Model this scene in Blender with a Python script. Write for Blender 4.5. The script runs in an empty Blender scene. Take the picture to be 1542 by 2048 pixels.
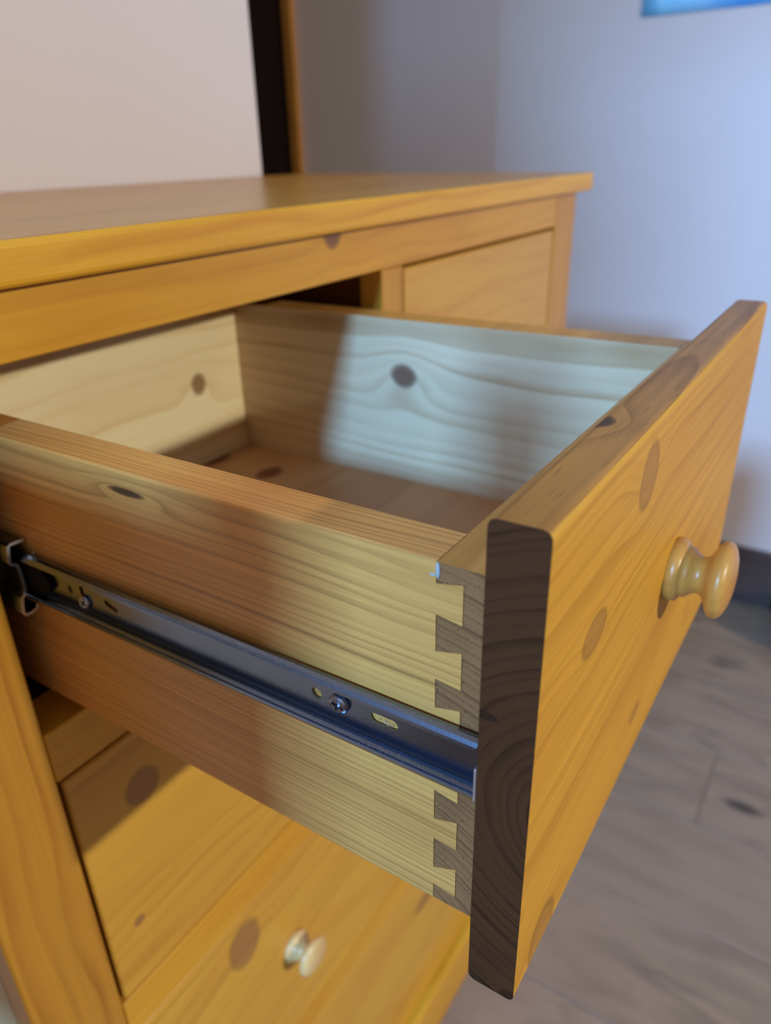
import bpy, bmesh, math, random
from mathutils import Vector, Matrix
random.seed(7)
S = bpy.context.scene
COL = S.collection
PI = math.pi

# ------------------------------------------------------------------ camera
cam_d = bpy.data.cameras.new('camera')
cam = bpy.data.objects.new('camera', cam_d)
COL.objects.link(cam)
cam.location = (-0.1530, -0.3255, 0.0847)
cam.rotation_mode = 'XYZ'
cam.rotation_euler = (1.1141, 0.0221, -0.9969)
cam_d.sensor_fit = 'VERTICAL'
cam_d.sensor_height = 24.0
cam_d.lens = 1484.5 / 2048 * 24.0
cam_d.clip_start = 0.01
cam_d.dof.use_dof = True
cam_d.dof.focus_distance = 0.262
cam_d.dof.aperture_fstop = 5.6
S.camera = cam

# ------------------------------------------------------------------ world, lights, exposure
W = bpy.data.worlds.new('world')
S.world = W
W.use_nodes = True
W.node_tree.nodes['Background'].inputs[0].default_value = (0.35, 0.6, 1.0, 1)
W.node_tree.nodes['Background'].inputs[1].default_value = 0.6
S.view_settings.view_transform = 'Standard'
S.view_settings.look = 'None'
S.view_settings.exposure = 0.0
S.view_settings.gamma = 1.0
S.view_settings.use_curve_mapping = False


def light(name, kind, loc, energy, color, **kw):
    d = bpy.data.lights.new(name, kind)
    d.energy = energy
    d.color = color
    for k, v in kw.items():
        setattr(d, k, v)
    o = bpy.data.objects.new(name, d)
    o.location = loc
    COL.objects.link(o)
    return o


# warm ceiling lamp far behind the photographer
lamp = light('ceiling_spot', 'SPOT', (0.09, -4.40, 1.36), 475, (0.98, 1.0, 0.90), shadow_soft_size=0.06, spot_size=math.radians(100), spot_blend=0.6)
lamp.rotation_euler = (Vector((0.4, 0.0, -0.3)) - lamp.location).to_track_quat('-Z', 'Y').to_euler()
# blue daylight: two bright patches of sky seen through the two sashes of the left window
for nm, loc, e, w_ in (('daylight_main', (-6.0, -0.56, 2.60), 780, 0.50), ('daylight_second', (-6.0, -2.90, 0.62), 160, 0.40)):
    L_ = light(nm, 'AREA', loc, e, (0.21, 0.52, 1.0), shape='RECTANGLE', size=0.6, size_y=w_)
    L_.rotation_euler = (Vector((0.3, -0.1, -0.1)) - Vector(loc)).to_track_quat('-Z', 'Y').to_euler()

# ------------------------------------------------------------------ node helpers


class NT:
    def __init__(self, name):
        self.m = bpy.data.materials.new(name)
        self.m.use_nodes = True
        self.t = self.m.node_tree
        self.b = self.t.nodes['Principled BSDF']

    def n(self, kind, **kw):
        x = self.t.nodes.new(kind)
        for k, v in kw.items():
            setattr(x, k, v)
        return x

    def put(self, sock, v):
        if isinstance(v, bpy.types.NodeSocket):
            self.t.links.new(v, sock)
        elif isinstance(v, (tuple, list)):
            sock.default_value = (*v, 1) if (len(v) == 3 and sock.type == 'RGBA') else v
        else:
            sock.default_value = v

    def math(self, op, a, b=0.0, c=None):
        x = self.n('ShaderNodeMath', operation=op)
        self.put(x.inputs[0], a)
        self.put(x.inputs[1], b)
        if c is not None:
            self.put(x.inputs[2], c)
        return x.outputs[0]

    def mix(self, f, a, b, blend='MIX'):
        x = self.n('ShaderNodeMix', data_type='RGBA', blend_type=blend)
        self.put(x.inputs[0], f)
        self.put(x.inputs[6], a)
        self.put(x.inputs[7], b)
        return x.outputs[2]

    def vec(self, a, b, c):
        x = self.n('ShaderNodeCombineXYZ')
        for i, v in enumerate((a, b, c)):
            self.put(x.inputs[i], v)
        return x.outputs[0]

    def noise(self, v, scale=1.0, detail=2.0, rough=0.5):
        x = self.n('ShaderNodeTexNoise')
        self.put(x.inputs['Vector'], v)
        x.inputs['Scale'].default_value = scale
        x.inputs['Detail'].default_value = detail
        x.inputs['Roughness'].default_value = rough
        return x.outputs['Fac']

    def ramp(self, f, stops):
        x = self.n('ShaderNodeValToRGB')
        e = x.color_ramp.elements
        while len(e) < len(stops):
            e.new(0.5)
        for i, (p, c) in enumerate(stops):
            e[i].position = p
            e[i].color = (*c, 1) if len(c) == 3 else (c[0], c[0], c[0], 1)
        self.put(x.inputs[0], f)
        return x.outputs[0]

    def smooth(self, x, a, b):
        n = self.n('ShaderNodeMapRange', interpolation_type='SMOOTHSTEP')
        self.put(n.inputs[0], x)
        n.inputs[1].default_value = a
        n.inputs[2].default_value = b
        return n.outputs[0]

    def bump(self, h, strength, dist):
        x = self.n('ShaderNodeBump')
        x.inputs['Strength'].default_value = strength
        x.inputs['Distance'].default_value = dist
        self.put(x.inputs['Height'], h)
        self.t.links.new(x.outputs[0], self.b.inputs['Normal'])


def srgb(r, g, b):
    f = lambda c: (c / 255 / 12.92) if c / 255 <= 0.04045 else ((c / 255 + 0.055) / 1.055) ** 2.4
    return (f(r), f(g), f(b))


def mul(c, k):
    return tuple(x * k for x in c)


AX = {'x': (0, 1, 2), 'y': (1, 0, 2), 'z': (2, 0, 1)}


def pine(name, light_c, dark_c, axis='x', center=(-0.12, 0.10), freq=110, warp=0.02, knots=(), rough=0.4,
         coat=0.0, fiber=0.25, contrast=0.75, knot_c=None, seed=0.0, fiber_scale=420, shift=0.0, speck=0.0, spec=0.4, knot_mix=1.0, spots=0.0):
    """Pine: growth rings around a log centre running along one axis, bent around explicit knots."""
    N = NT(name)
    tc = N.n('ShaderNodeTexCoord')
    sp = N.n('ShaderNodeSeparateXYZ')
    N.t.links.new(tc.outputs['Object'], sp.inputs[0])
    ia, ib, ic = AX[axis]
    u, v, w = sp.outputs[ia], sp.outputs[ib], sp.outputs[ic]
    if shift:
        oi = N.n('ShaderNodeObjectInfo')
        rnd = oi.outputs['Random']
        u = N.math('ADD', u, N.math('MULTIPLY', rnd, shift))
        w = N.math('ADD', w, N.math('MULTIPLY', rnd, shift * 0.37))
    lo = N.noise(N.vec(N.math('MULTIPLY_ADD', u, 2.2, seed), N.math('MULTIPLY', v, 9.0), N.math('MULTIPLY', w, 9.0)), 1.0, 2.0)
    lo2 = N.noise(N.vec(N.math('MULTIPLY_ADD', u, 9.0, seed + 5), N.math('MULTIPLY', v, 30.0), N.math('MULTIPLY', w, 30.0)), 1.0, 2.0)
    wv = N.math('MULTIPLY', N.math('SUBTRACT', lo, 0.5), warp * 2)
    wv2 = N.math('MULTIPLY', N.math('SUBTRACT', lo2, 0.5), warp * 0.28)
    dv = N.math('SUBTRACT', v, center[0])
    dw = N.math('SUBTRACT', w, center[1])
    r = N.math('SQRT', N.math('ADD', N.math('MULTIPLY', dv, dv), N.math('MULTIPLY', dw, dw)))
    r = N.math('ADD', N.math('ADD', r, wv), wv2)
    kmask = None
    krim = None
    for (ku, kv, kw_, ru, rv, rw, bend) in knots:
        a = N.math('DIVIDE', N.math('SUBTRACT', u, ku), ru)
        b = N.math('DIVIDE', N.math('SUBTRACT', v, kv), rv)
        c = N.math('DIVIDE', N.math('SUBTRACT', w, kw_), rw)
        d2 = N.math('ADD', N.math('ADD', N.math('MULTIPLY', a, a), N.math('MULTIPLY', b, b)), N.math('MULTIPLY', c, c))
        g = N.math('EXPONENT', N.math('MULTIPLY', d2, -0.16))
        r = N.math('ADD', r, N.math('MULTIPLY', g, bend))
        d = N.math('ADD', N.math('SQRT', d2), N.math('MULTIPLY', N.math('SUBTRACT', lo2, 0.5), 0.7))
        km = N.smooth(d, 1.22, 0.70)
        rim = N.math('MULTIPLY', N.smooth(d, 1.25, 1.0), N.smooth(d, 0.72, 0.98))
        inner = N.math('MULTIPLY', km, N.math('MULTIPLY_ADD', N.math('SINE', N.math('MULTIPLY', d, 19.0)), 0.05, 0.93))
        kmask = inner if kmask is None else N.math('MAXIMUM', kmask, inner)
        krim = rim if krim is None else N.math('MAXIMUM', krim, rim)
    sn1 = N.noise(N.vec(N.math('MULTIPLY', r, freq * 0.42), seed + 3.1, 0.0), 1.0, 2.0)
    ring = N.math('ADD', N.math('MULTIPLY', r, freq), N.math('MULTIPLY', sn1, 3.2))
    fr = N.math('FRACT', ring)
    wn = N.n('ShaderNodeTexWhiteNoise', noise_dimensions='1D')
    N.put(wn.inputs['W'], N.math('ADD', N.math('FLOOR', ring), seed))
    ringk = N.math('MULTIPLY_ADD', wn.outputs['Value'], 0.75, 0.25)
    prof = N.ramp(fr, [(0.0, (0.06,)), (0.45, (0.16,)), (0.80, (0.8,)), (0.90, (1.0,)), (1.0, (0.06,))])
    vary = N.math('MULTIPLY', ringk, N.math('MULTIPLY_ADD', N.math('SUBTRACT', lo2, 0.5), 2.0, 0.95))
    late = N.math('MULTIPLY', N.math('MULTIPLY', prof, vary), contrast)
    fib = N.noise(N.vec(N.math('MULTIPLY_ADD', u, 7.0, seed), N.math('MULTIPLY', v, fiber_scale), N.math('MULTIPLY', w, fiber_scale)), 1.0, 3.0, 0.6)
    col = N.mix(late, light_c, dark_c)
    blot = N.noise(N.vec(N.math('MULTIPLY_ADD', u, 5.0, seed + 11), N.math('MULTIPLY', v, 22.0), N.math('MULTIPLY', w, 22.0)), 1.0, 3.0)
    col = N.mix(N.math('MULTIPLY', N.smooth(blot, 0.42, 0.75), 0.30), col, dark_c)
    k = N.math('MULTIPLY_ADD', N.math('SUBTRACT', fib, 0.5), fiber * 2, 1.0)
    col = N.mix(1.0, col, N.vec(k, k, k), 'MULTIPLY')
    if speck:
        sn = N.noise(N.vec(N.math('MULTIPLY', u, 60.0), N.math('MULTIPLY', v, 900.0), N.math('MULTIPLY', w, 900.0)), 1.0, 1.0)
        col = N.mix(N.math('MULTIPLY', N.smooth(sn, 0.66, 0.74), speck), col, mul(dark_c, 0.35))
    if spots:
        vo = N.n('ShaderNodeTexVoronoi')
        N.put(vo.inputs['Vector'], N.vec(N.math('MULTIPLY', u, 2.6), N.math('MULTIPLY', v, 6.5), N.math('MULTIPLY', rnd, 40.0)))
        vo.inputs['Scale'].default_value = 1.0
        col = N.mix(N.math('MULTIPLY', N.smooth(N.math('ADD', vo.outputs['Distance'], N.math('MULTIPLY', fib, 0.06)), 0.17, 0.07), spots), col, mul(dark_c, 0.22))
    if kmask is not None:
        kc = knot_c or mul(dark_c, 0.5)
        col = N.mix(N.math('MULTIPLY', kmask, knot_mix), col, kc)
        col = N.mix(N.math('MULTIPLY', krim, 0.40), col, mul(kc, 0.5))
    N.put(N.b.inputs['Base Color'], col)
    N.b.inputs['Roughness'].default_value = rough
    N.b.inputs['Specular IOR Level'].default_value = spec
    N.b.inputs['Coat Weight'].default_value = coat
    N.b.inputs['Coat Roughness'].default_value = 0.25
    N.bump(N.math('ADD', fib, N.math('MULTIPLY', prof, 0.3)), 0.25, 0.0004)
    return N.m


def plain(name, c, rough=0.6, metal=0.0, var=0.0, scale=8.0, bump=0.0, bscale=200.0):
    N = NT(name)
    N.b.inputs['Roughness'].default_value = rough
    N.b.inputs['Metallic'].default_value = metal
    tc = N.n('ShaderNodeTexCoord')
    if var:
        f = N.noise(tc.outputs['Object'], scale, 3.0)
        N.put(N.b.inputs['Base Color'], N.mix(N.math('MULTIPLY', f, 1.0), mul(c, 1 - var), mul(c, 1 + var)))
    else:
        N.put(N.b.inputs['Base Color'], c)
    if bump:
        N.bump(N.noise(tc.outputs['Object'], bscale, 2.0), bump, 0.001)
    return N.m


HL, HD = srgb(220, 160, 46), srgb(184, 112, 26)      # honey varnished pine
PL, PD = srgb(222, 200, 165), srgb(178, 140, 98)     # pale inner pine
KN = srgb(120, 74, 48)

M = {}
M['honey_x'] = pine('honey_pine_along', HL, HD, 'x', (-0.10, 0.16), 85, 0.03, fiber=0.16, rough=0.36, contrast=0.55)
M['honey_z'] = pine('honey_pine_upright', srgb(196, 138, 44), srgb(160, 96, 26), 'z', (0.09, -0.11), 95, 0.025, fiber=0.18, rough=0.38, contrast=0.55)
M['rail'] = pine('honey_pine_rail', srgb(210, 152, 46), srgb(178, 110, 28), 'x', (-0.10, 0.12), 90, 0.02, fiber=0.16, rough=0.38, contrast=0.5,
                 knots=[(0.281, 0.0, 0.0345, 0.009, 0.03, 0.010, 0.008)], knot_c=srgb(120, 76, 50))
M['top'] = pine('honey_pine_top_dimmed', srgb(196, 138, 58), srgb(156, 98, 40), 'x', (0.17, 0.0), 75, 0.03, fiber=0.14, rough=0.27, contrast=0.6, spec=0.3)  # darkened so the top boards look less lit
M['low_front'] = pine('honey_pine_drawer_front', srgb(216, 162, 60), srgb(182, 120, 40), 'x', (-0.06, -0.30), 70, 0.035, fiber=0.10, rough=0.36,
                      contrast=0.6, knot_mix=0.8, knot_c=srgb(150, 102, 66),
                      knots=[(0.0506, 0.0, -0.2764, 0.012, 0.03, 0.013, 0.006), (0.0268, 0.0, -0.379, 0.004, 0.03, 0.004, 0.004),
                             (0.1098, 0.0, -0.511, 0.017, 0.03, 0.022, 0.010), (0.40, 0.0, -0.60, 0.02, 0.03, 0.012, 0.01),
                             (0.42, 0.0, -0.80, 0.03, 0.03, 0.012, 0.01)])
M['right_front'] = pine('honey_pine_right_front', srgb(206, 152, 62), srgb(184, 124, 44), 'x', (-0.05, -0.19), 55, 0.05, fiber=0.10, rough=0.38, contrast=0.5)
M['slab'] = pine('honey_pine_slab', srgb(210, 152, 54), srgb(172, 108, 32), 'x', (-0.21, -0.16), 120, 0.022, fiber=0.26, rough=0.5, spec=0.10,
                 contrast=0.50, knot_c=srgb(160, 112, 58), knot_mix=0.7,
                 knots=[(0.0985, -0.2712, -0.0215, 0.010, 0.010, 0.012, 0.010), (0.0525, -0.2712, -0.0605, 0.011, 0.008, 0.007, 0.006),
                        (0.1385, -0.2712, -0.1587, 0.007, 0.006, 0.0035, 0.004), (0.0285, -0.2722, -0.1825, 0.011, 0.006, 0.0125, 0.006),
                        (0.0890, -0.2530, -0.0029, 0.006, 0.006, 0.004, 0.004)])
M['slab_top_dimmed'] = pine('slab_top_edge_dimmed', srgb(178, 122, 56), srgb(120, 72, 28), 'x', (-0.262, 0.03), 420, 0.010, fiber=0.34, rough=0.42, spec=0.3, contrast=0.7, speck=0.4,
                     knots=[(0.0890, -0.2540, -0.0015, 0.006, 0.005, 0.006, 0.004)], knot_c=srgb(70, 44, 30), seed=4.0)  # browner than the front, the edge's dimmer light put into the colour
M['slab_end'] = pine('slab_end_grain', srgb(84, 47, 24), srgb(54, 28, 13), 'x', (-0.294, -0.098), 240, 0.006, spec=0.12, knot_mix=0.8, knot_c=srgb(44, 26, 14), knots=[(0.0036, -0.256, -0.1915, 0.02, 0.007, 0.0035, 0.0), (0.0036, -0.270, -0.191, 0.02, 0.004, 0.005, 0.0), (0.0036, -0.2545, -0.0660, 0.02, 0.0045, 0.0016, 0.001)], fiber=0.16, rough=0.62, contrast=1.0,
                     fiber_scale=900, speck=0.35)
M['side'] = pine('drawer_side_pine', srgb(228, 160, 84), srgb(142, 90, 42), 'y', (-0.045, -0.01), 400, 0.012, fiber=0.34, rough=0.33, coat=0.12, contrast=0.7,
                 knots=[(-0.0925, 0.0135, -0.0352, 0.010, 0.01, 0.0016, 0.004)], knot_c=srgb(50, 34, 28), fiber_scale=700, seed=3.0)
M['far_side'] = pine('drawer_far_side_pine', PL, PD, 'y', (0.25, 0.02), 95, 0.02, fiber=0.08, rough=0.42, contrast=0.85,
                     knots=[(-0.042, 0.3045, -0.0685, 0.0105, 0.012, 0.0085, 0.017)], knot_c=srgb(112, 78, 62), seed=9.0)
M['back'] = pine('drawer_back_pine', srgb(236, 214, 166), srgb(212, 174, 114), 'x', (0.18, 0.06), 60, 0.04, fiber=0.07, rough=0.5, contrast=0.8,
                 knots=[(0.2554, 0.1238, -0.0844, 0.0075, 0.015, 0.0085, 0.012)], knot_c=srgb(140, 100, 60), seed=2.0)
M['bottom'] = pine('drawer_bottom_pine', srgb(206, 160, 118), srgb(166, 112, 76), 'x', (0.02, 0.10), 40, 0.05, fiber=0.08, rough=0.5, contrast=0.6,
                   knots=[(0.262, 0.126, -0.1515, 0.016, 0.012, 0.02, 0.01), (0.2618, 0.062, -0.1515, 0.012, 0.009, 0.02, 0.01)], knot_c=srgb(120, 62, 40))
M['pin'] = pine('pin_end_grain', srgb(152, 102, 62), srgb(92, 56, 30), 'x', (-0.205, -0.215), 330, 0.004, spec=0.15, fiber=0.30, rough=0.7, contrast=1.0, fiber_scale=1500, speck=0.6)
M['inner_front'] = pine('inner_front_pine', srgb(206, 146, 70), srgb(160, 100, 40), 'x', (-0.2, -0.10), 110, 0.02, fiber=0.2, rough=0.4, contrast=0.6)
M['knob'] = pine('turned_knob_pine', srgb(194, 134, 60), srgb(166, 102, 38), 'y', (0.10, -0.03), 120, 0.01, fiber=0.10, rough=0.38, coat=0.12, contrast=0.5)
M['knob_pale'] = pine('pale_knob_pine', srgb(226, 190, 130), srgb(206, 160, 96), 'y', (0.10, -0.03), 120, 0.01, fiber=0.10, rough=0.28, coat=0.4, contrast=0.5)
M['divider_shaded'] = pine('shaded_divider_pine', srgb(120, 84, 52), srgb(90, 60, 36), 'y', (0.1, 0.0), 70, 0.03, fiber=0.15, rough=0.8, spec=0.1)  # darker than the carcass pine, interior shade put into the colour
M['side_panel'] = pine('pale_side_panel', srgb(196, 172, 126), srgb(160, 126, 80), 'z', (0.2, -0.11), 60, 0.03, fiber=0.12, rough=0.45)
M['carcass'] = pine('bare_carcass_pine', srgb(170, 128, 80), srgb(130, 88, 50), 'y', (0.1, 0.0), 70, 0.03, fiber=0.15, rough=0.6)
M['steel'] = plain('zinc_plated_steel', (0.20, 0.25, 0.35), 0.24, 1.0, 0.12, 40.0, 0.04, 900.0)
M['steel_edge'] = plain('bright_sheet_edge', (0.75, 0.76, 0.78), 0.35, 0.9)
M['screw'] = plain('dark_screw_steel', (0.34, 0.36, 0.42), 0.25, 1.0)
M['black'] = plain('black_plastic', (0.006, 0.006, 0.006), 0.7)
M['black'].node_tree.nodes['Principled BSDF'].inputs['Specular IOR Level'].default_value = 0.1
M['glue'] = plain('dried_white_glue', (0.40, 0.40, 0.38), 0.6)
M['dust'] = plain('metal_filings', (0.8, 0.82, 0.85), 0.3, 0.9)
M['wall'] = plain('painted_plaster', srgb(220, 205, 202), 0.75, 0.0, 0.02, 6.0, 0.05, 250.0)
M['wall_right'] = plain('painted_plaster_right', srgb(222, 203, 199), 0.75, 0.0, 0.02, 6.0, 0.05, 250.0)
M['ceiling'] = plain('ceiling_paint', srgb(230, 224, 218), 0.8)
M['darkwood'] = pine('dark_stained_wood', srgb(58, 40, 36), srgb(34, 22, 20), 'z', (0.3, 0.2), 60, 0.03, fiber=0.1, rough=0.5)
M['base'] = pine('dark_baseboard_wood', srgb(84, 64, 58), srgb(58, 42, 38), 'y', (0.3, 0.2), 60, 0.03, fiber=0.1, rough=0.5)
M['trim'] = pine('pine_trim', srgb(190, 128, 52), srgb(150, 90, 34), 'z', (0.3, 0.2), 60, 0.03, fiber=0.1, rough=0.5)
M['plank'] = pine('grey_brown_floor_plank', srgb(154, 126, 104), srgb(106, 84, 68), 'y', (0.0, 0.30), 38, 0.06, fiber=0.12, rough=0.42, contrast=0.8, shift=9.0, spots=0.85)
M['subfloor'] = plain('dark_subfloor', srgb(70, 56, 50), 0.8)
M['white'] = plain('white_window_paint', srgb(235, 235, 232), 0.45)


def poster_mat():
    N = NT('blue_painted_paper')
    tc = N.n('ShaderNodeTexCoord')
    f = N.noise(tc.outputs['Object'], 9.0, 2.0)
    g = N.noise(tc.outputs['Object'], 4.0, 1.0)
    c = N.mix(N.smooth(f, 0.40, 0.62), srgb(160, 212, 255), srgb(80, 172, 250))
    c = N.mix(N.smooth(g, 0.50, 0.68), c, srgb(160, 226, 255))
    N.put(N.b.inputs['Base Color'], c)
    N.b.inputs['Roughness'].default_value = 0.5
    return N.m


M['poster'] = poster_mat()

# ------------------------------------------------------------------ mesh helpers


def obj(name, bm, mats, parent=None, smooth=False, inv=None):
    bmesh.ops.recalc_face_normals(bm, faces=bm.faces)
    me = bpy.data.meshes.new(name)
    bm.to_mesh(me)
    bm.free()
    for m in (mats if isinstance(mats, (list, tuple)) else [mats]):
        me.materials.append(m)
    if smooth:
        me.polygons.foreach_set('use_smooth', [True] * len(me.polygons))
    o = bpy.data.objects.new(name, me)
    COL.objects.link(o)
    if parent:
        o.parent = parent
        o.matrix_parent_inverse = Matrix.Translation(parent.location).inverted()
    return o


def box(bm, a, b, bevel=0.0, seg=2, end_axis=None, end_index=1):
    x0, y0, z0 = a
    x1, y1, z1 = b
    vs = [bm.verts.new((x, y, z)) for x in (x0, x1) for y in (y0, y1) for z in (z0, z1)]
    idx = [(0, 1, 3, 2), (4, 6, 7, 5), (0, 4, 5, 1), (2, 3, 7, 6), (0, 2, 6, 4), (1, 5, 7, 3)]
    fs = [bm.faces.new([vs[i] for i in f]) for f in idx]
    if end_axis is not None:
        for k in (end_axis * 2, end_axis * 2 + 1):
            fs[k].material_index = end_index
    if bevel:
        es = list({e for f in fs for e in f.edges})
        bmesh.ops.bevel(bm, geom=es, offset=bevel, segments=seg, profile=0.5, affect='EDGES')
    return bm


def nbox(name, a, b, mat, parent=None, bevel=0.0, seg=2, end_axis=None, f=None):
    bm = box(bmesh.new(), a, b, bevel, seg, end_axis)
    if f:
        for v in bm.verts:
            v.co = f(v.co)
    return obj(name, bm, mat, parent)


def prism(bm, pts, axis, a, b, mi=0):
    """pts: 2D polygon; axis: extrusion axis index; other axes in order."""
    o = [i for i in range(3) if i != axis]
    def mk(val):
        r = []
        for p in pts:
            c = [0, 0, 0]
            c[axis] = val
            c[o[0]], c[o[1]] = p
            r.append(bm.verts.new(c))
        return r
    A, B = mk(a), mk(b)
    n = len(pts)
    fs = [bm.faces.new(A), bm.faces.new(B[::-1])]
    for i in range(n):
        fs.append(bm.faces.new((A[i], B[i], B[(i + 1) % n], A[(i + 1) % n])))
    for f in fs:
        f.material_index = mi
    return fs


def lathe(bm, prof, center, axis='y', seg=40):
    """prof: (offset along axis, radius)"""
    rings = []
    for (t, r) in prof:
        ring = []
        for k in range(seg):
            a = 2 * PI * k / seg
            c, s = r * math.cos(a), r * math.sin(a)
            if axis == 'y':
                p = (center[0] + c, center[1] + t, center[2] + s)
            elif axis == 'x':
                p = (center[0] + t, center[1] + c, center[2] + s)
            else:
                p = (center[0] + c, center[1] + s, center[2] + t)
            ring.append(bm.verts.new(p))
        rings.append(ring)
    for A, B in zip(rings, rings[1:]):
        for k in range(seg):
            bm.faces.new((A[k], A[(k + 1) % seg], B[(k + 1) % seg], B[k]))
    bm.faces.new(rings[0])
    bm.faces.new(rings[-1][::-1])


def thick_line(pts, th):
    """open polyline -> closed polygon of given thickness"""
    L, R = [], []
    n = len(pts)
    for i, p in enumerate(pts):
        a = Vector(pts[max(i - 1, 0)])
        b = Vector(pts[min(i + 1, n - 1)])
        d = (b - a).normalized()
        nrm = Vector((-d.y, d.x)) * th / 2
        L.append((p[0] + nrm.x, p[1] + nrm.y))
        R.append((p[0] - nrm.x, p[1] - nrm.y))
    return L + R[::-1]


def plate_with_holes(bm, outer, holes, x0, x1):
    """plate in the y-z plane between x0 and x1, real holes cut through"""
    es = []
    for loop in [outer] + holes:
        vs = [bm.verts.new((x0, y, z)) for y, z in loop]
        es += [bm.edges.new((vs[i], vs[(i + 1) % len(vs)])) for i in range(len(vs))]
    r = bmesh.ops.triangle_fill(bm, use_beauty=True, use_dissolve=False, edges=es)
    fs = [g for g in r['geom'] if isinstance(g, bmesh.types.BMFace)]
    e = bmesh.ops.extrude_face_region(bm, geom=fs)
    bmesh.ops.translate(bm, vec=(x1 - x0, 0, 0), verts=[g for g in e['geom'] if isinstance(g, bmesh.types.BMVert)])


def circle(cy, cz, r, n=20):
    return [(cy + r * math.cos(2 * PI * k / n), cz + r * math.sin(2 * PI * k / n)) for k in range(n)]


def slot(cy, cz, half, r, ang=0.0, n=10):
    pts = [(half + r * math.cos(t), r * math.sin(t)) for t in [-PI / 2 + PI * k / n for k in range(n + 1)]]
    pts += [(-half + r * math.cos(t), r * math.sin(t)) for t in [PI / 2 + PI * k / n for k in range(n + 1)]]
    c, s = math.cos(ang), math.sin(ang)
    return [(cy + c * a - s * b, cz + s * a + c * b) for a, b in pts]


def empty(name, loc):
    o = bpy.data.objects.new(name, None)
    o.location = loc
    o.empty_display_size = 0.05
    COL.objects.link(o)
    return o


def tag(o, label=None, cat=None, group=None, kind=None):
    if label:
        o['label'] = label
    if cat:
        o['category'] = cat
    if group:
        o['group'] = group
    if kind:
        o['kind'] = kind
    return o


# ------------------------------------------------------------------ room shell
FZ = -1.105          # floor
CZ = 1.78            # ceiling
WX = 1.90            # right wall
LX = -2.50           # left wall
WB = 0.4185          # wall behind the dresser
RY = 1.62            # rear end of the recess
FY = -5.2


def struct(o):
    o['kind'] = 'structure'
    return o


floor = struct(nbox('floor', (LX - .1, FY - .1, FZ - 0.06), (WX + .1, RY + .1, FZ - 0.012), M['subfloor']))
# laminate planks laid along Y, each its own board
PW, PLN = 0.2235, 1.28
bm = box(bmesh.new(), (-PW / 2 + 0.0007, -PLN / 2 + 0.0007, -0.012), (PW / 2 - 0.0007, PLN / 2 - 0.0007, 0), 0.0005, 1)
plank0 = obj('plank', bm, M['plank'], None)
first = True
x = 0.573 - 9 * PW
col_i = 0
while x < WX - 0.01:
    xx = x + PW / 2
    x0, x1 = max(x, LX), min(x + PW, WX)
    y = -0.25 - 4 * PLN + (0.0, 0.52, 0.27, 0.83)[(col_i + 1) % 4] * PLN - (0 if (col_i + 1) % 4 == 0 else PLN)
    while y < RY:
        y0, y1 = max(y, FY), min(y + PLN, RY)
        if y1 - y0 > 0.02 and x1 - x0 > 0.01:
            o = plank0 if first else plank0.copy()
            if not first:
                COL.objects.link(o)
            first = False
            o.parent = floor
            o.location = ((x0 + x1) / 2, (y0 + y1) / 2, FZ)
            o.scale = ((x1 - x0) / PW, (y1 - y0) / PLN, 1)
        y += PLN
    x += PW
    col_i += 1

struct(nbox('ceiling', (LX - .1, FY - .1, CZ), (WX + .1, RY + .1, CZ + .08), M['ceiling']))
struct(nbox('wall_right', (WX, FY, FZ - .012), (WX + .1, RY + .1, CZ), M['wall_right']))
struct(nbox('wall_front', (LX - .1, FY - .1, FZ - .012), (WX + .1, FY, CZ), M['wall']))
struct(nbox('wall_back', (LX, WB, FZ - .012), (0.690, WB + 0.12, CZ), M['wall'], bevel=0.004, seg=2))
struct(nbox('wall_rear', (LX, RY, FZ - .012), (WX, RY + .1, CZ), M['wall']))
# left wall with the small window opening
WY0, WY1, WZ0, WZ1 = -1.62, -0.13, 0.35, 1.72
bm = bmesh.new()
box(bm, (LX - .1, FY, FZ - .012), (LX, WY0, CZ))
box(bm, (LX - .1, WY1, FZ - .012), (LX, RY + .1, CZ))
box(bm, (LX - .1, WY0, FZ - .012), (LX, WY1, WZ0))
box(bm, (LX - .1, WY0, WZ1), (LX, WY1, CZ))
struct(obj('wall_left', bm, M['wall']))
win = bmesh.new()
for a_, b_ in ((WY0, WY0 + .03), (WY1 - .03, WY1), (-0.93, -0.85)):
    box(win, (LX - .06, a_, WZ0), (LX + .012, b_, WZ1), 0.002)
for a_, b_ in ((WZ0, WZ0 + .03), (WZ1 - .03, WZ1)):
    for c_, d_ in ((WY0 + .03, -0.93), (-0.85, WY1 - .03)):
        box(win, (LX - .06, c_, a_), (LX + .012, d_, b_), 0.002)
struct(obj('window_1', win, M['white']))
struct(nbox('baseboard_right', (WX - 0.016, FY, FZ), (WX, 1.31, FZ + 0.172), M['base'], bevel=0.004))
# recess behind the wall end: dark door and thin pine edging
d1 = struct(nbox('door_1', (0.72, RY - 0.05, FZ), (WX - 0.02, RY - 0.005, CZ - 0.35), M['darkwood'], bevel=0.003))
bm = bmesh.new()
for zz in (-0.9, -0.1, 0.5):
    box(bm, (0.95, RY - 0.062, zz), (1.70, RY - 0.05, zz + 0.5 if zz < 0.4 else zz + 0.45), 0.004)
obj('door_panel', bm, M['darkwood'], d1)
struct(nbox('trim_1', (WX - 0.02, 1.312, FZ), (WX, 1.347, CZ), M['trim'], bevel=0.003))
struct(nbox('trim_2', (WX - 0.012, 1.3475, FZ), (WX, RY - 0.05, CZ), M['darkwood'], bevel=0.002))

# ------------------------------------------------------------------ chest of drawers
chest = empty('chest_of_drawers', (0.353, 0.2, FZ))
tag(chest, 'honey varnished pine chest of drawers with its top left drawer pulled out', 'chest of drawers')
XL, XR = -0.0535, 0.7597
ZT0, ZT1 = 0.0335, 0.0536
BK = 0.4165
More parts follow.
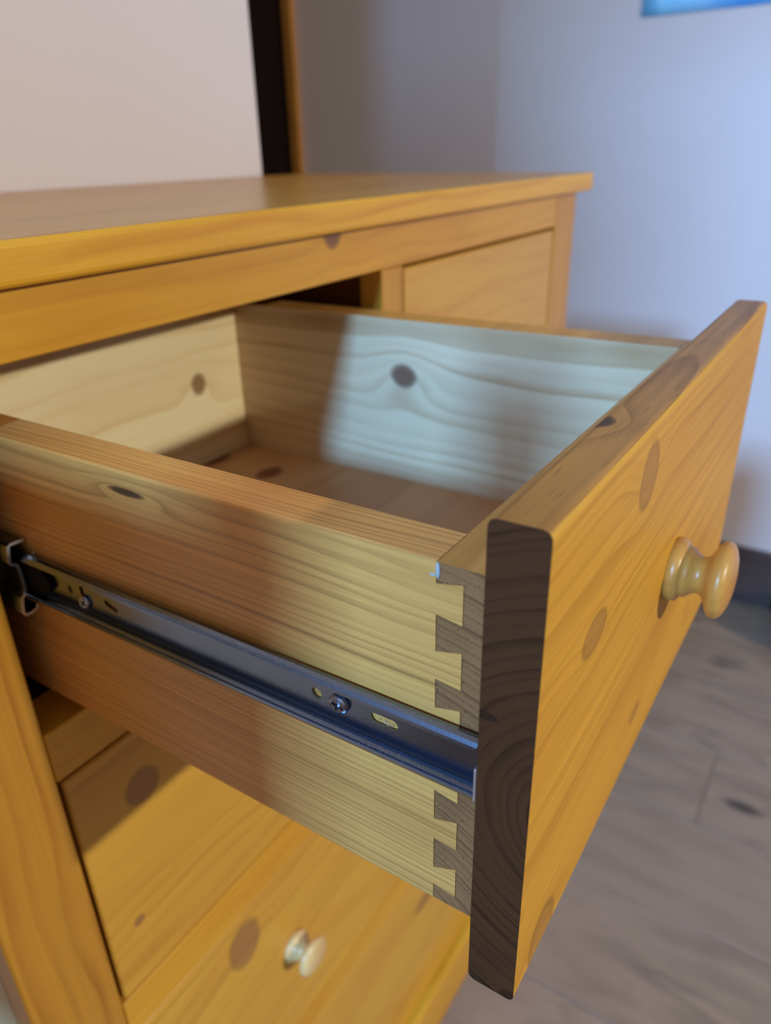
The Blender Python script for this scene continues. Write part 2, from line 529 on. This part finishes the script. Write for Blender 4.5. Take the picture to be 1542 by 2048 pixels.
# top of three glued planks
ys = (-0.012, 0.119, 0.268, BK)
for i in range(3):
    bm = box(bmesh.new(), (-0.075, ys[i] + (0.00025 if i else 0), ZT0), (0.7776, ys[i + 1] - 0.00025, ZT1))
    if i == 0:
        es = [e for e in bm.edges if all(abs(v.co.y - ys[0]) < 1e-5 for v in e.verts) and abs(e.verts[0].co.z - e.verts[1].co.z) < 1e-6]
        bmesh.ops.bevel(bm, geom=es, offset=0.0035, segments=3, profile=0.5, affect='EDGES')
    bm.normal_update()
    bmesh.ops.recalc_face_normals(bm, faces=bm.faces)
    for f in bm.faces:
        if f.normal.y < -0.5 and i == 0:
            f.material_index = 1  # front edge in lighter pine, its brighter light put into the colour
    obj('top_plank', bm, [M['top'], M['honey_x']], chest)

OZ = [(0.0, -0.196), (-0.2305, -0.436), (-0.473, -0.692), (-0.729, -0.935)]   # openings
FD = 0.021                                                         # frame depth
nbox('stile', (XL, 0, FZ + .1), (0.0, FD, ZT0 - .0003), M['honey_z'], chest, 0.0012, 1)
nbox('stile', (0.6982, 0, FZ + .1), (XR, FD, ZT0 - .0003), M['honey_z'], chest, 0.0012, 1)
nbox('stile', (0.3417, 0, -0.196), (0.372, FD, 0.0), M['honey_z'], chest, 0.0008, 1)
nbox('top_rail', (0.0003, 0, 0.0003), (0.6979, FD, ZT0 - .0008), M['rail'], chest, 0.0008, 1)
for a, b in ((OZ[0][1], OZ[1][0]), (OZ[1][1], OZ[2][0]), (OZ[2][1], OZ[3][0]), (OZ[3][1], -1.0)):
    nbox('drawer_rail', (0.0003, 0, b), (0.6979, FD + 0.012, a - 0.0003), M['honey_x'], chest, 0.0008, 1)
nbox('plinth', (XL - 0.012, -0.012, FZ + 0.0005), (XR + 0.012, 0.009, -1.006), M['honey_x'], chest, 0.003, 2)
for xa, xb in ((XL, XL + 0.018), (XR - 0.018, XR)):
    nbox('side_panel', (xa, FD + .0003, FZ + 0.0005), (xb, BK - 0.008, ZT0 - .0003), M['side_panel'], chest)
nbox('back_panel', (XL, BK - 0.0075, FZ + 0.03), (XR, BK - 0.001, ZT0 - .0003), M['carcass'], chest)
nbox('divider_panel', (0.348, FD + .0003, -0.2), (0.366, BK - 0.008, ZT0 - .0003), M['divider_shaded'], chest)


def knob(cx, cy, cz, parent, mat, name='knob'):
    """turned wooden knob; cy is the face it stands on, it grows towards -Y"""
    prof = [(0.0006, 0.0150), (-0.0022, 0.0152), (-0.0042, 0.0146), (-0.0052, 0.0130), (-0.0058, 0.0118), (-0.0072, 0.0121),
            (-0.0084, 0.0113), (-0.0100, 0.0096), (-0.0125, 0.0086), (-0.0148, 0.0095), (-0.0164, 0.0124), (-0.0178, 0.0156),
            (-0.0195, 0.0176), (-0.0214, 0.0183), (-0.0232, 0.0177), (-0.0249, 0.0156), (-0.0263, 0.0117), (-0.0271, 0.0067), (-0.0274, 0.0015)]
    bm = bmesh.new()
    lathe(bm, prof, (cx, cy - 0.0007, cz), 'y', 48)
    return obj(name, bm, mat, parent, smooth=True)


# closed drawers (front, knobs)
def closed(x0, x1, z0, z1, mat, knobs, gap=0.003, bot=0.0014):
    d = nbox('drawer', (x0 + gap, 0.0003, z1 + bot), (x1 - gap, 0.0195, z0 - gap), mat, chest, 0.0012, 1)
    for kx in knobs:
        knob(kx, 0.0003, (z0 + z1) / 2, d, M['knob_pale'])
    return d


closed(0.372, 0.6982, *OZ[0], M['right_front'], (0.535,))
for i in (1, 2, 3):
    closed(0.0, 0.6982, *OZ[i], M['low_front'], (0.167, 0.531), gap=0.0030 if i == 1 else 0.0016)

# ------------------------------------------------------------------ the open drawer
PITCH = -0.0076
tilt = lambda c: Vector((c.x, c.y, c.z + PITCH * c.y))
zl = lambda z, y: z - PITCH * y          # world z -> drawer z


def tobj(name, bm, mats, parent=None, smooth=False):
    for v in bm.verts:
        v.co = tilt(v.co)
    return obj(name, bm, mats, parent, smooth)


DX0, DX1, DY0, DY1, DZ0, DZ1 = 0.0036, 0.3386, -0.2712, -0.2533, -0.1929, -0.0029
bm = box(bmesh.new(), (DX0, DY0, DZ0), (DX1, DY1, DZ1), 0, end_axis=0)
es = [e for e in bm.edges if abs(e.verts[0].co.x - e.verts[1].co.x) > 0.1]
vert = [e for e in bm.edges if e not in es]
bmesh.ops.bevel(bm, geom=es, offset=0.0028, segments=4, profile=0.5, affect='EDGES')
bmesh.ops.recalc_face_normals(bm, faces=bm.faces)
bm.normal_update()
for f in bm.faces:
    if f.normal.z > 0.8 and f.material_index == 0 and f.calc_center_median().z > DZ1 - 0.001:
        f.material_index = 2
drawer = tobj('drawer', bm, [M['slab'], M['slab_end'], M['slab_top_dimmed']], chest)
tag(drawer, 'open drawer front')

XA, TS = 0.0135, 0.0199
ZS, ZB = -0.0270, -0.1750
YK, YT = -0.2328, -0.2420
YB = 0.1238
# dovetail outline along the front end of the near side (z in drawer space)
o_ = PITCH * YK
base = [v - o_ for v in (-0.0329, -0.0439, -0.0578, -0.0686, -0.0805, -0.0925, -0.1045, -0.1173, -0.1314, -0.1412, -0.1565, -0.1656)]
tip = [v - o_ for v in (-0.0310, -0.0452, -0.0555, -0.0697, -0.0782, -0.0945, -0.1023, -0.1188, -0.1285, -0.1418, -0.1524, -0.1672)]
front_edge = [(YK, ZS)]
for i in range(0, 12, 2):
    front_edge += [(YK, base[i]), (YT, tip[i]), (YT, tip[i + 1]), (YK, base[i + 1])]
front_edge += [(YK, ZB)]
side_poly = front_edge + [(YB + 0.016, ZB), (YB + 0.016, ZS)]
bm = bmesh.new()
prism(bm, side_poly, 0, XA, XA + TS)
es = [e for e in bm.edges if abs(e.verts[0].co.z - ZS) < 1e-6 and abs(e.verts[1].co.z - ZS) < 1e-6 and abs(e.verts[0].co.x - XA) < 1e-6 and abs(e.verts[1].co.x - XA) < 1e-6]
bmesh.ops.bevel(bm, geom=es, offset=0.0012, segments=2, profile=0.5, affect='EDGES')
tobj('drawer_side', bm, M['side'], drawer)
# inner front board: pins fill between the tails, then a full board behind them
g = 0.00022
pin_poly = [(YK - g, ZS)]
pin_edge = [(YK - g, ZS - 0.0001)]
for i in range(0, 12, 2):
    pin_edge += [(YK - g, base[i] + g), (YT - g, tip[i] + g), (YT - g, tip[i + 1] - g), (YK - g, base[i + 1] - g)]
pin_edge += [(YK - g, ZB)]
FYB = DY1 + 0.0002
pin_poly = pin_edge + [(FYB, ZB), (FYB, ZS - 0.0001)]
bm = bmesh.new()
prism(bm, pin_poly, 0, XA + 0.0001, XA + TS + 0.0002)
for f in bm.faces:
    c = f.calc_center_median()
    f.material_index = 0 if abs(c.x - XA - 0.0001) > 1e-5 else 1
box(bm, (XA + TS + 0.0002, FYB, ZB), (0.3286, YK, ZS - 0.0001))
tobj('inner_front', bm, [M['inner_front'], M['pin']], drawer)
# far side, back, bottom
bm = box(bmesh.new(), (0.3045, YK + g, ZB), (0.3286, YB + 0.016, ZS))
bmesh.ops.recalc_face_normals(bm, faces=bm.faces)
for f in bm.faces:
    if f.normal.z > 0.8:
        f.material_index = 1
tobj('drawer_side', bm, [M['far_side'], M['inner_front']], drawer)
bm = box(bmesh.new(), (XA + TS + 0.0002, YB, ZB + 0.004), (0.3043, YB + 0.016, ZS - 0.001))
tobj('drawer_back', bm, M['back'], drawer)
bm = box(bmesh.new(), (XA + TS + 0.0002, YK + g, -0.1590), (0.3043, YB - 0.0002, -0.1515))
tobj('drawer_bottom', bm, M['bottom'], drawer)
knob(0.171, DY0, -0.0955, drawer, M['knob'])
# glue smear on the topmost half pin
bm = bmesh.new()
bmesh.ops.create_icosphere(bm, subdivisions=2, radius=0.001, matrix=Matrix.Translation((XA - 0.0001, YK - 0.0006, -0.0300)) @ Matrix.Diagonal((0.35, 0.75, 3.0, 1)))
bmesh.ops.create_icosphere(bm, subdivisions=2, radius=0.001, matrix=Matrix.Translation((XA - 0.0001, YK + 0.0012, -0.0318)) @ Matrix.Diagonal((0.3, 1.2, 0.45, 1)))
tag(tobj('glue_smear', bm, M['glue'], drawer, True), 'white smear of dried glue')

# ---- drawer member of the slide
ZTOP, ZBOT = -0.0848, -0.1088
XO = XA - 0.0002
Y0, Y1 = -0.2512, 0.10
bm = bmesh.new()
holes = [circle(-0.1842, zl(-0.0944, -.184), 0.0024), slot(-0.2136, zl(-0.0942, -.2136), 0.0036, 0.0022, 0.0),
         slot(-0.0400, zl(-0.0962, -.04), 0.0009, 0.0013, 1.2), slot(-0.0690, zl(-0.0958, -.07), 0.0030, 0.0015, 0.25),
         slot(-0.0490, zl(-0.0935, -.05), 0.0022, 0.0014, 1.45)]
plate_with_holes(bm, [(Y0, ZBOT + 0.0045), (Y1, ZBOT + 0.0045), (Y1, ZTOP - 0.0035), (Y0, ZTOP - 0.0035)], holes, XO - 0.0016, XO - 0.0006)
# upper raceway: outward ledge with a small rolled lip; lower raceway: wide trough
up = [(XO - 0.0011, ZTOP - 0.0036), (XO - 0.0009, ZTOP - 0.0012), (XO - 0.0018, ZTOP - 0.0002), (XO - 0.0034, ZTOP + 0.0001), (XO - 0.0047, ZTOP - 0.0004), (XO - 0.0055, ZTOP - 0.0014), (XO - 0.0056, ZTOP - 0.0026)]
lo = [(XO - 0.0011, ZBOT + 0.0046), (XO - 0.0010, ZBOT + 0.0026), (XO - 0.0016, ZBOT + 0.0011), (XO - 0.0032, ZBOT + 0.0003), (XO - 0.0048, ZBOT + 0.0006), (XO - 0.0061, ZBOT + 0.0016), (XO - 0.0066, ZBOT + 0.0028)]
for line in (up, lo):
    prism(bm, thick_line(line, 0.0010), 1, Y0, Y1)
tobj('slide_rail', bm, M['steel'], drawer)
# end tab at the front of the rail
bm = box(bmesh.new(), (XO - 0.0072, Y0 - 0.0008, ZBOT + 0.001), (XO - 0.0002, Y0 + 0.0002, ZTOP - 0.0088), 0.0004, 2)
tobj('end_tab', bm, M['steel_edge'], drawer)


def screw(cy, cz, r, rot_a=0.3, tilt_a=0.0):
    """pan head with a recessed cross"""
    bm = bmesh.new()
    n = 32
    h = 0.42 * r
    cw, cl = r * 0.16, r * 0.58
    prof = [(0.0, r), (-h * 0.45, r * 0.98), (-h * 0.8, r * 0.88), (-h, r * 0.70)]
    rings = [[bm.verts.new((t, rr * math.cos(2 * PI * k / n), rr * math.sin(2 * PI * k / n))) for k in range(n)] for t, rr in prof]
    for A, B in zip(rings, rings[1:]):
        for k in range(n):
            bm.faces.new((A[k], A[(k + 1) % n], B[(k + 1) % n], B[k]))
    cr = [(cl, -cw), (cl, cw), (cw, cw), (cw, cl), (-cw, cl), (-cw, cw), (-cl, cw), (-cl, -cw), (-cw, -cw), (-cw, -cl), (cw, -cl), (cw, -cw)]
    cs, sn = math.cos(rot_a), math.sin(rot_a)
    T = [bm.verts.new((-h, cs * a - sn * b, sn * a + cs * b)) for a, b in cr]
    Bq = [bm.verts.new((-h * 0.1, 0.75 * (cs * a - sn * b), 0.75 * (sn * a + cs * b))) for a, b in cr]
    es = [bm.edges.new((T[i], T[(i + 1) % 12])) for i in range(12)]
    es += [e for e in rings[-1][0].link_edges] and [bm.edges.get((rings[-1][k], rings[-1][(k + 1) % n])) for k in range(n)]
    bmesh.ops.triangle_fill(bm, use_beauty=True, use_dissolve=False, edges=es)
    for i in range(12):
        bm.faces.new((T[i], T[(i + 1) % 12], Bq[(i + 1) % 12], Bq[i]))
    bm.faces.new(Bq)
    # collar under the head down to the rail
    lathe(bm, [(0.0, r * 0.62), (0.0035, r * 0.5)], (0, 0, 0), 'x', 16)
    m = Matrix.Translation((XO - 0.0022, cy, zl(cz, cy))) @ Matrix.Rotation(tilt_a, 4, 'Z')
    bmesh.ops.transform(bm, matrix=m, verts=bm.verts)
    o = tobj('screw', bm, M['screw'], drawer)
    return o


screw(-0.1951, -0.0938, 0.0041, 0.35, 0.10)
screw(-0.0508, -0.0992, 0.0034, 0.6, 0.15)
# metal filings lying around the slot and in the lower trough
bm = bmesh.new()
for k in range(70):
    if k < 22:
        y = random.gauss(-0.2145, 0.0022); z = random.gauss(-0.0950, 0.0009); xq = XO - 0.0009
        s = random.uniform(0.00015, 0.00040)
        z = zl(z, y)
    elif k < 52:
        y = random.gauss(-0.214, 0.006); t = random.random(); xq = XO - 0.0020 - 0.0035 * t; z = ZBOT + 0.0010 + 0.0004 * random.random() + 0.0008 * (abs(t - .5))
        s = random.uniform(0.0001, 0.00028)
    else:
        y = random.uniform(-0.245, -0.14); xq = XO - 0.0035 - random.random() * 0.001; z = ZTOP + 0.0006
        s = random.uniform(0.0001, 0.0002)
    bmesh.ops.create_cube(bm, size=s, matrix=Matrix.Translation((xq, y, z)) @ Matrix.Rotation(random.random() * 3, 4, (1, .5, .3)))
tag(tobj('metal_dust', bm, M['dust'], drawer), kind='stuff')

# ---- cabinet member of the slide, fixed inside the carcass
prof = [(0.0128, -0.0791), (0.0098, -0.0786), (0.0060, -0.0784), (0.0046, -0.0790), (0.0038, -0.0835), (0.0035, -0.0874), (0.0044, -0.0886), (0.0062, -0.0893), (0.0069, -0.0915), (0.0071, -0.0955),
        (0.0073, -0.1000), (0.0071, -0.1048), (0.0062, -0.1062), (0.0046, -0.1074), (0.0038, -0.1110), (0.0033, -0.1152), (0.0042, -0.1168), (0.0075, -0.1170), (0.0106, -0.1160), (0.0110, -0.1140)]
bm = bmesh.new()
prism(bm, thick_line(prof, 0.0011), 1, -0.0090, 0.30)
chan = obj('slide_channel', bm, [M['steel']], chest)
# bright cut edge of the sheet
bm = bmesh.new()
prism(bm, thick_line(prof, 0.0015), 1, -0.0093, -0.0090)
obj('cut_edge', bm, M['steel_edge'], chan)
# black ball retainer between the two members, with a scalloped front
zt_, zb_ = -0.0850, -0.1075
ret = [(0.10, zt_), (-0.0150, zt_), (-0.0175, -0.0862), (-0.0205, -0.0880), (-0.0222, -0.0905), (-0.0250, -0.0930), (-0.0272, -0.0950), (-0.0280, -0.0975), (-0.0268, -0.1000),
       (-0.0245, -0.1020), (-0.0215, -0.1040), (-0.0175, -0.1060), (-0.0150, zb_), (0.10, zb_)]
bm = bmesh.new()
prism(bm, [(a, zl(b, a)) for a, b in ret], 0, XO - 0.0038, XO - 0.00165)
tobj('ball_retainer', bm, M['black'], drawer)
bm = bmesh.new()
bmesh.ops.create_icosphere(bm, subdivisions=2, radius=0.0009, matrix=Matrix.Translation((XO - 0.0025, -0.0190, -0.0826)))
tobj('ball_bearing', bm, M['steel'], drawer, True)
nbox('slide_block', (XL + 0.0182, FD + 0.0005, -0.125), (0.0028, 0.32, -0.072), M['carcass'], chest)
nbox('slide_block', (0.3422, FD + 0.0005, -0.125), (0.3478, 0.32, -0.072), M['carcass'], chest)

# ------------------------------------------------------------------ poster on the right wall
bm = bmesh.new()
nx, nz = 14, 14
grid = []
for i in range(nx + 1):
    row = []
    for j in range(nz + 1):
        y = 0.285 - 0.60 * i / nx
        z = 0.343 + 0.42 * j / nz
        lift = 0.0015 + 0.003 * (0.5 + 0.5 * math.sin(i * 0.9 + j * 0.4)) * (0.4 if j else 1.0)
        row.append(bm.verts.new((WX - lift, y, z)))
    grid.append(row)
for i in range(nx):
    for j in range(nz):
        bm.faces.new((grid[i][j], grid[i + 1][j], grid[i + 1][j + 1], grid[i][j + 1]))
fs = bm.faces[:]
e = bmesh.ops.extrude_face_region(bm, geom=fs)
bmesh.ops.translate(bm, vec=(-0.0004, 0, 0), verts=[q for q in e['geom'] if isinstance(q, bmesh.types.BMVert)])
tag(obj('poster', bm, M['poster'], None, True), 'bright blue painted paper sheet hanging on the right wall', 'poster')

# ------------------------------------------------------------------ dark bag on the floor at the right frame edge
bm = bmesh.new()
bmesh.ops.create_uvsphere(bm, u_segments=36, v_segments=24, radius=1.0)
for v in bm.verts:
    c = v.co
    k = 1.0 + 0.05 * math.sin(5 * math.atan2(c.y, c.x)) + 0.03 * math.sin(9 * c.z)
    z = c.z
    rr = (1.0 + 0.12 * (1 - abs(z))) * k
    v.co = Vector((1.745 + 0.090 * c.x * rr, -0.440 + 0.150 * c.y * rr, FZ + 0.001 + 0.085 + 0.085 * max(z, -0.98)))
    if v.co.z < FZ + 0.012:
        v.co.z = FZ + 0.0006
M['bag'] = plain('black_bag_fabric', (0.012, 0.013, 0.016), 0.45, 0.0, 0.3, 30.0, 0.3, 60.0)
tag(obj('bag', bm, M['bag'], None, True), 'black rounded bag on the floor beside the dark baseboard', 'bag')

# ------------------------------------------------------------------ made-up cabinet left of the chest, added out of view to shade the drawer
M['slate'] = plain('slate_blue_paint', (0.020, 0.026, 0.034), 0.5, 0.0, 0.1, 10.0)
CX, CT, CB = -0.36, 0.131, -0.07
sc = empty('shade_cabinet', (CX - 0.19, 0.10, CB))
tag(sc, 'added unseen slate cabinet left of the chest of drawers, shading the drawer side', 'cabinet')
nbox('side_panel', (CX - 0.37, -0.193, CB), (CX - 0.35, 0.4182, CT - 0.02), M['slate'], sc, 0.001, 1)
nbox('side_panel', (CX - 0.03, -0.193, CB), (CX - 0.01, 0.4182, CT - 0.02), M['slate'], sc, 0.001, 1)
nbox('shade_cabinet_top', (CX - 0.38, -0.208, CT - 0.0197), (CX, 0.4182, CT), M['slate'], sc, 0.003, 2)
nbox('shade_cabinet_bottom', (CX - 0.3498, -0.185, CB), (CX - 0.0302, 0.4182, CB + 0.018), M['slate'], sc, 0.001, 1)
nbox('door', (CX - 0.3495, -0.192, CB + 0.0185), (CX - 0.0305, -0.174, CT - 0.0205), M['slate'], sc, 0.001, 1)
bm = bmesh.new()  # added unseen to cast the soft dark band inside the drawer
lathe(bm, [(0.0, 0.021), (0.002, 0.0245), (0.03, 0.026), (0.080, 0.0255), (0.098, 0.020), (0.106, 0.0115), (0.122, 0.0105), (0.124, 0.0120), (0.130, 0.0120), (0.131, 0.005)], (CX - 0.029, -0.180, CT + 0.0003), 'z', 36)
tag(obj('shade_bottle', bm, M['slate'], None, True), 'added unseen dark flask on the slate cabinet, shading the drawer inside', 'shade_bottle')
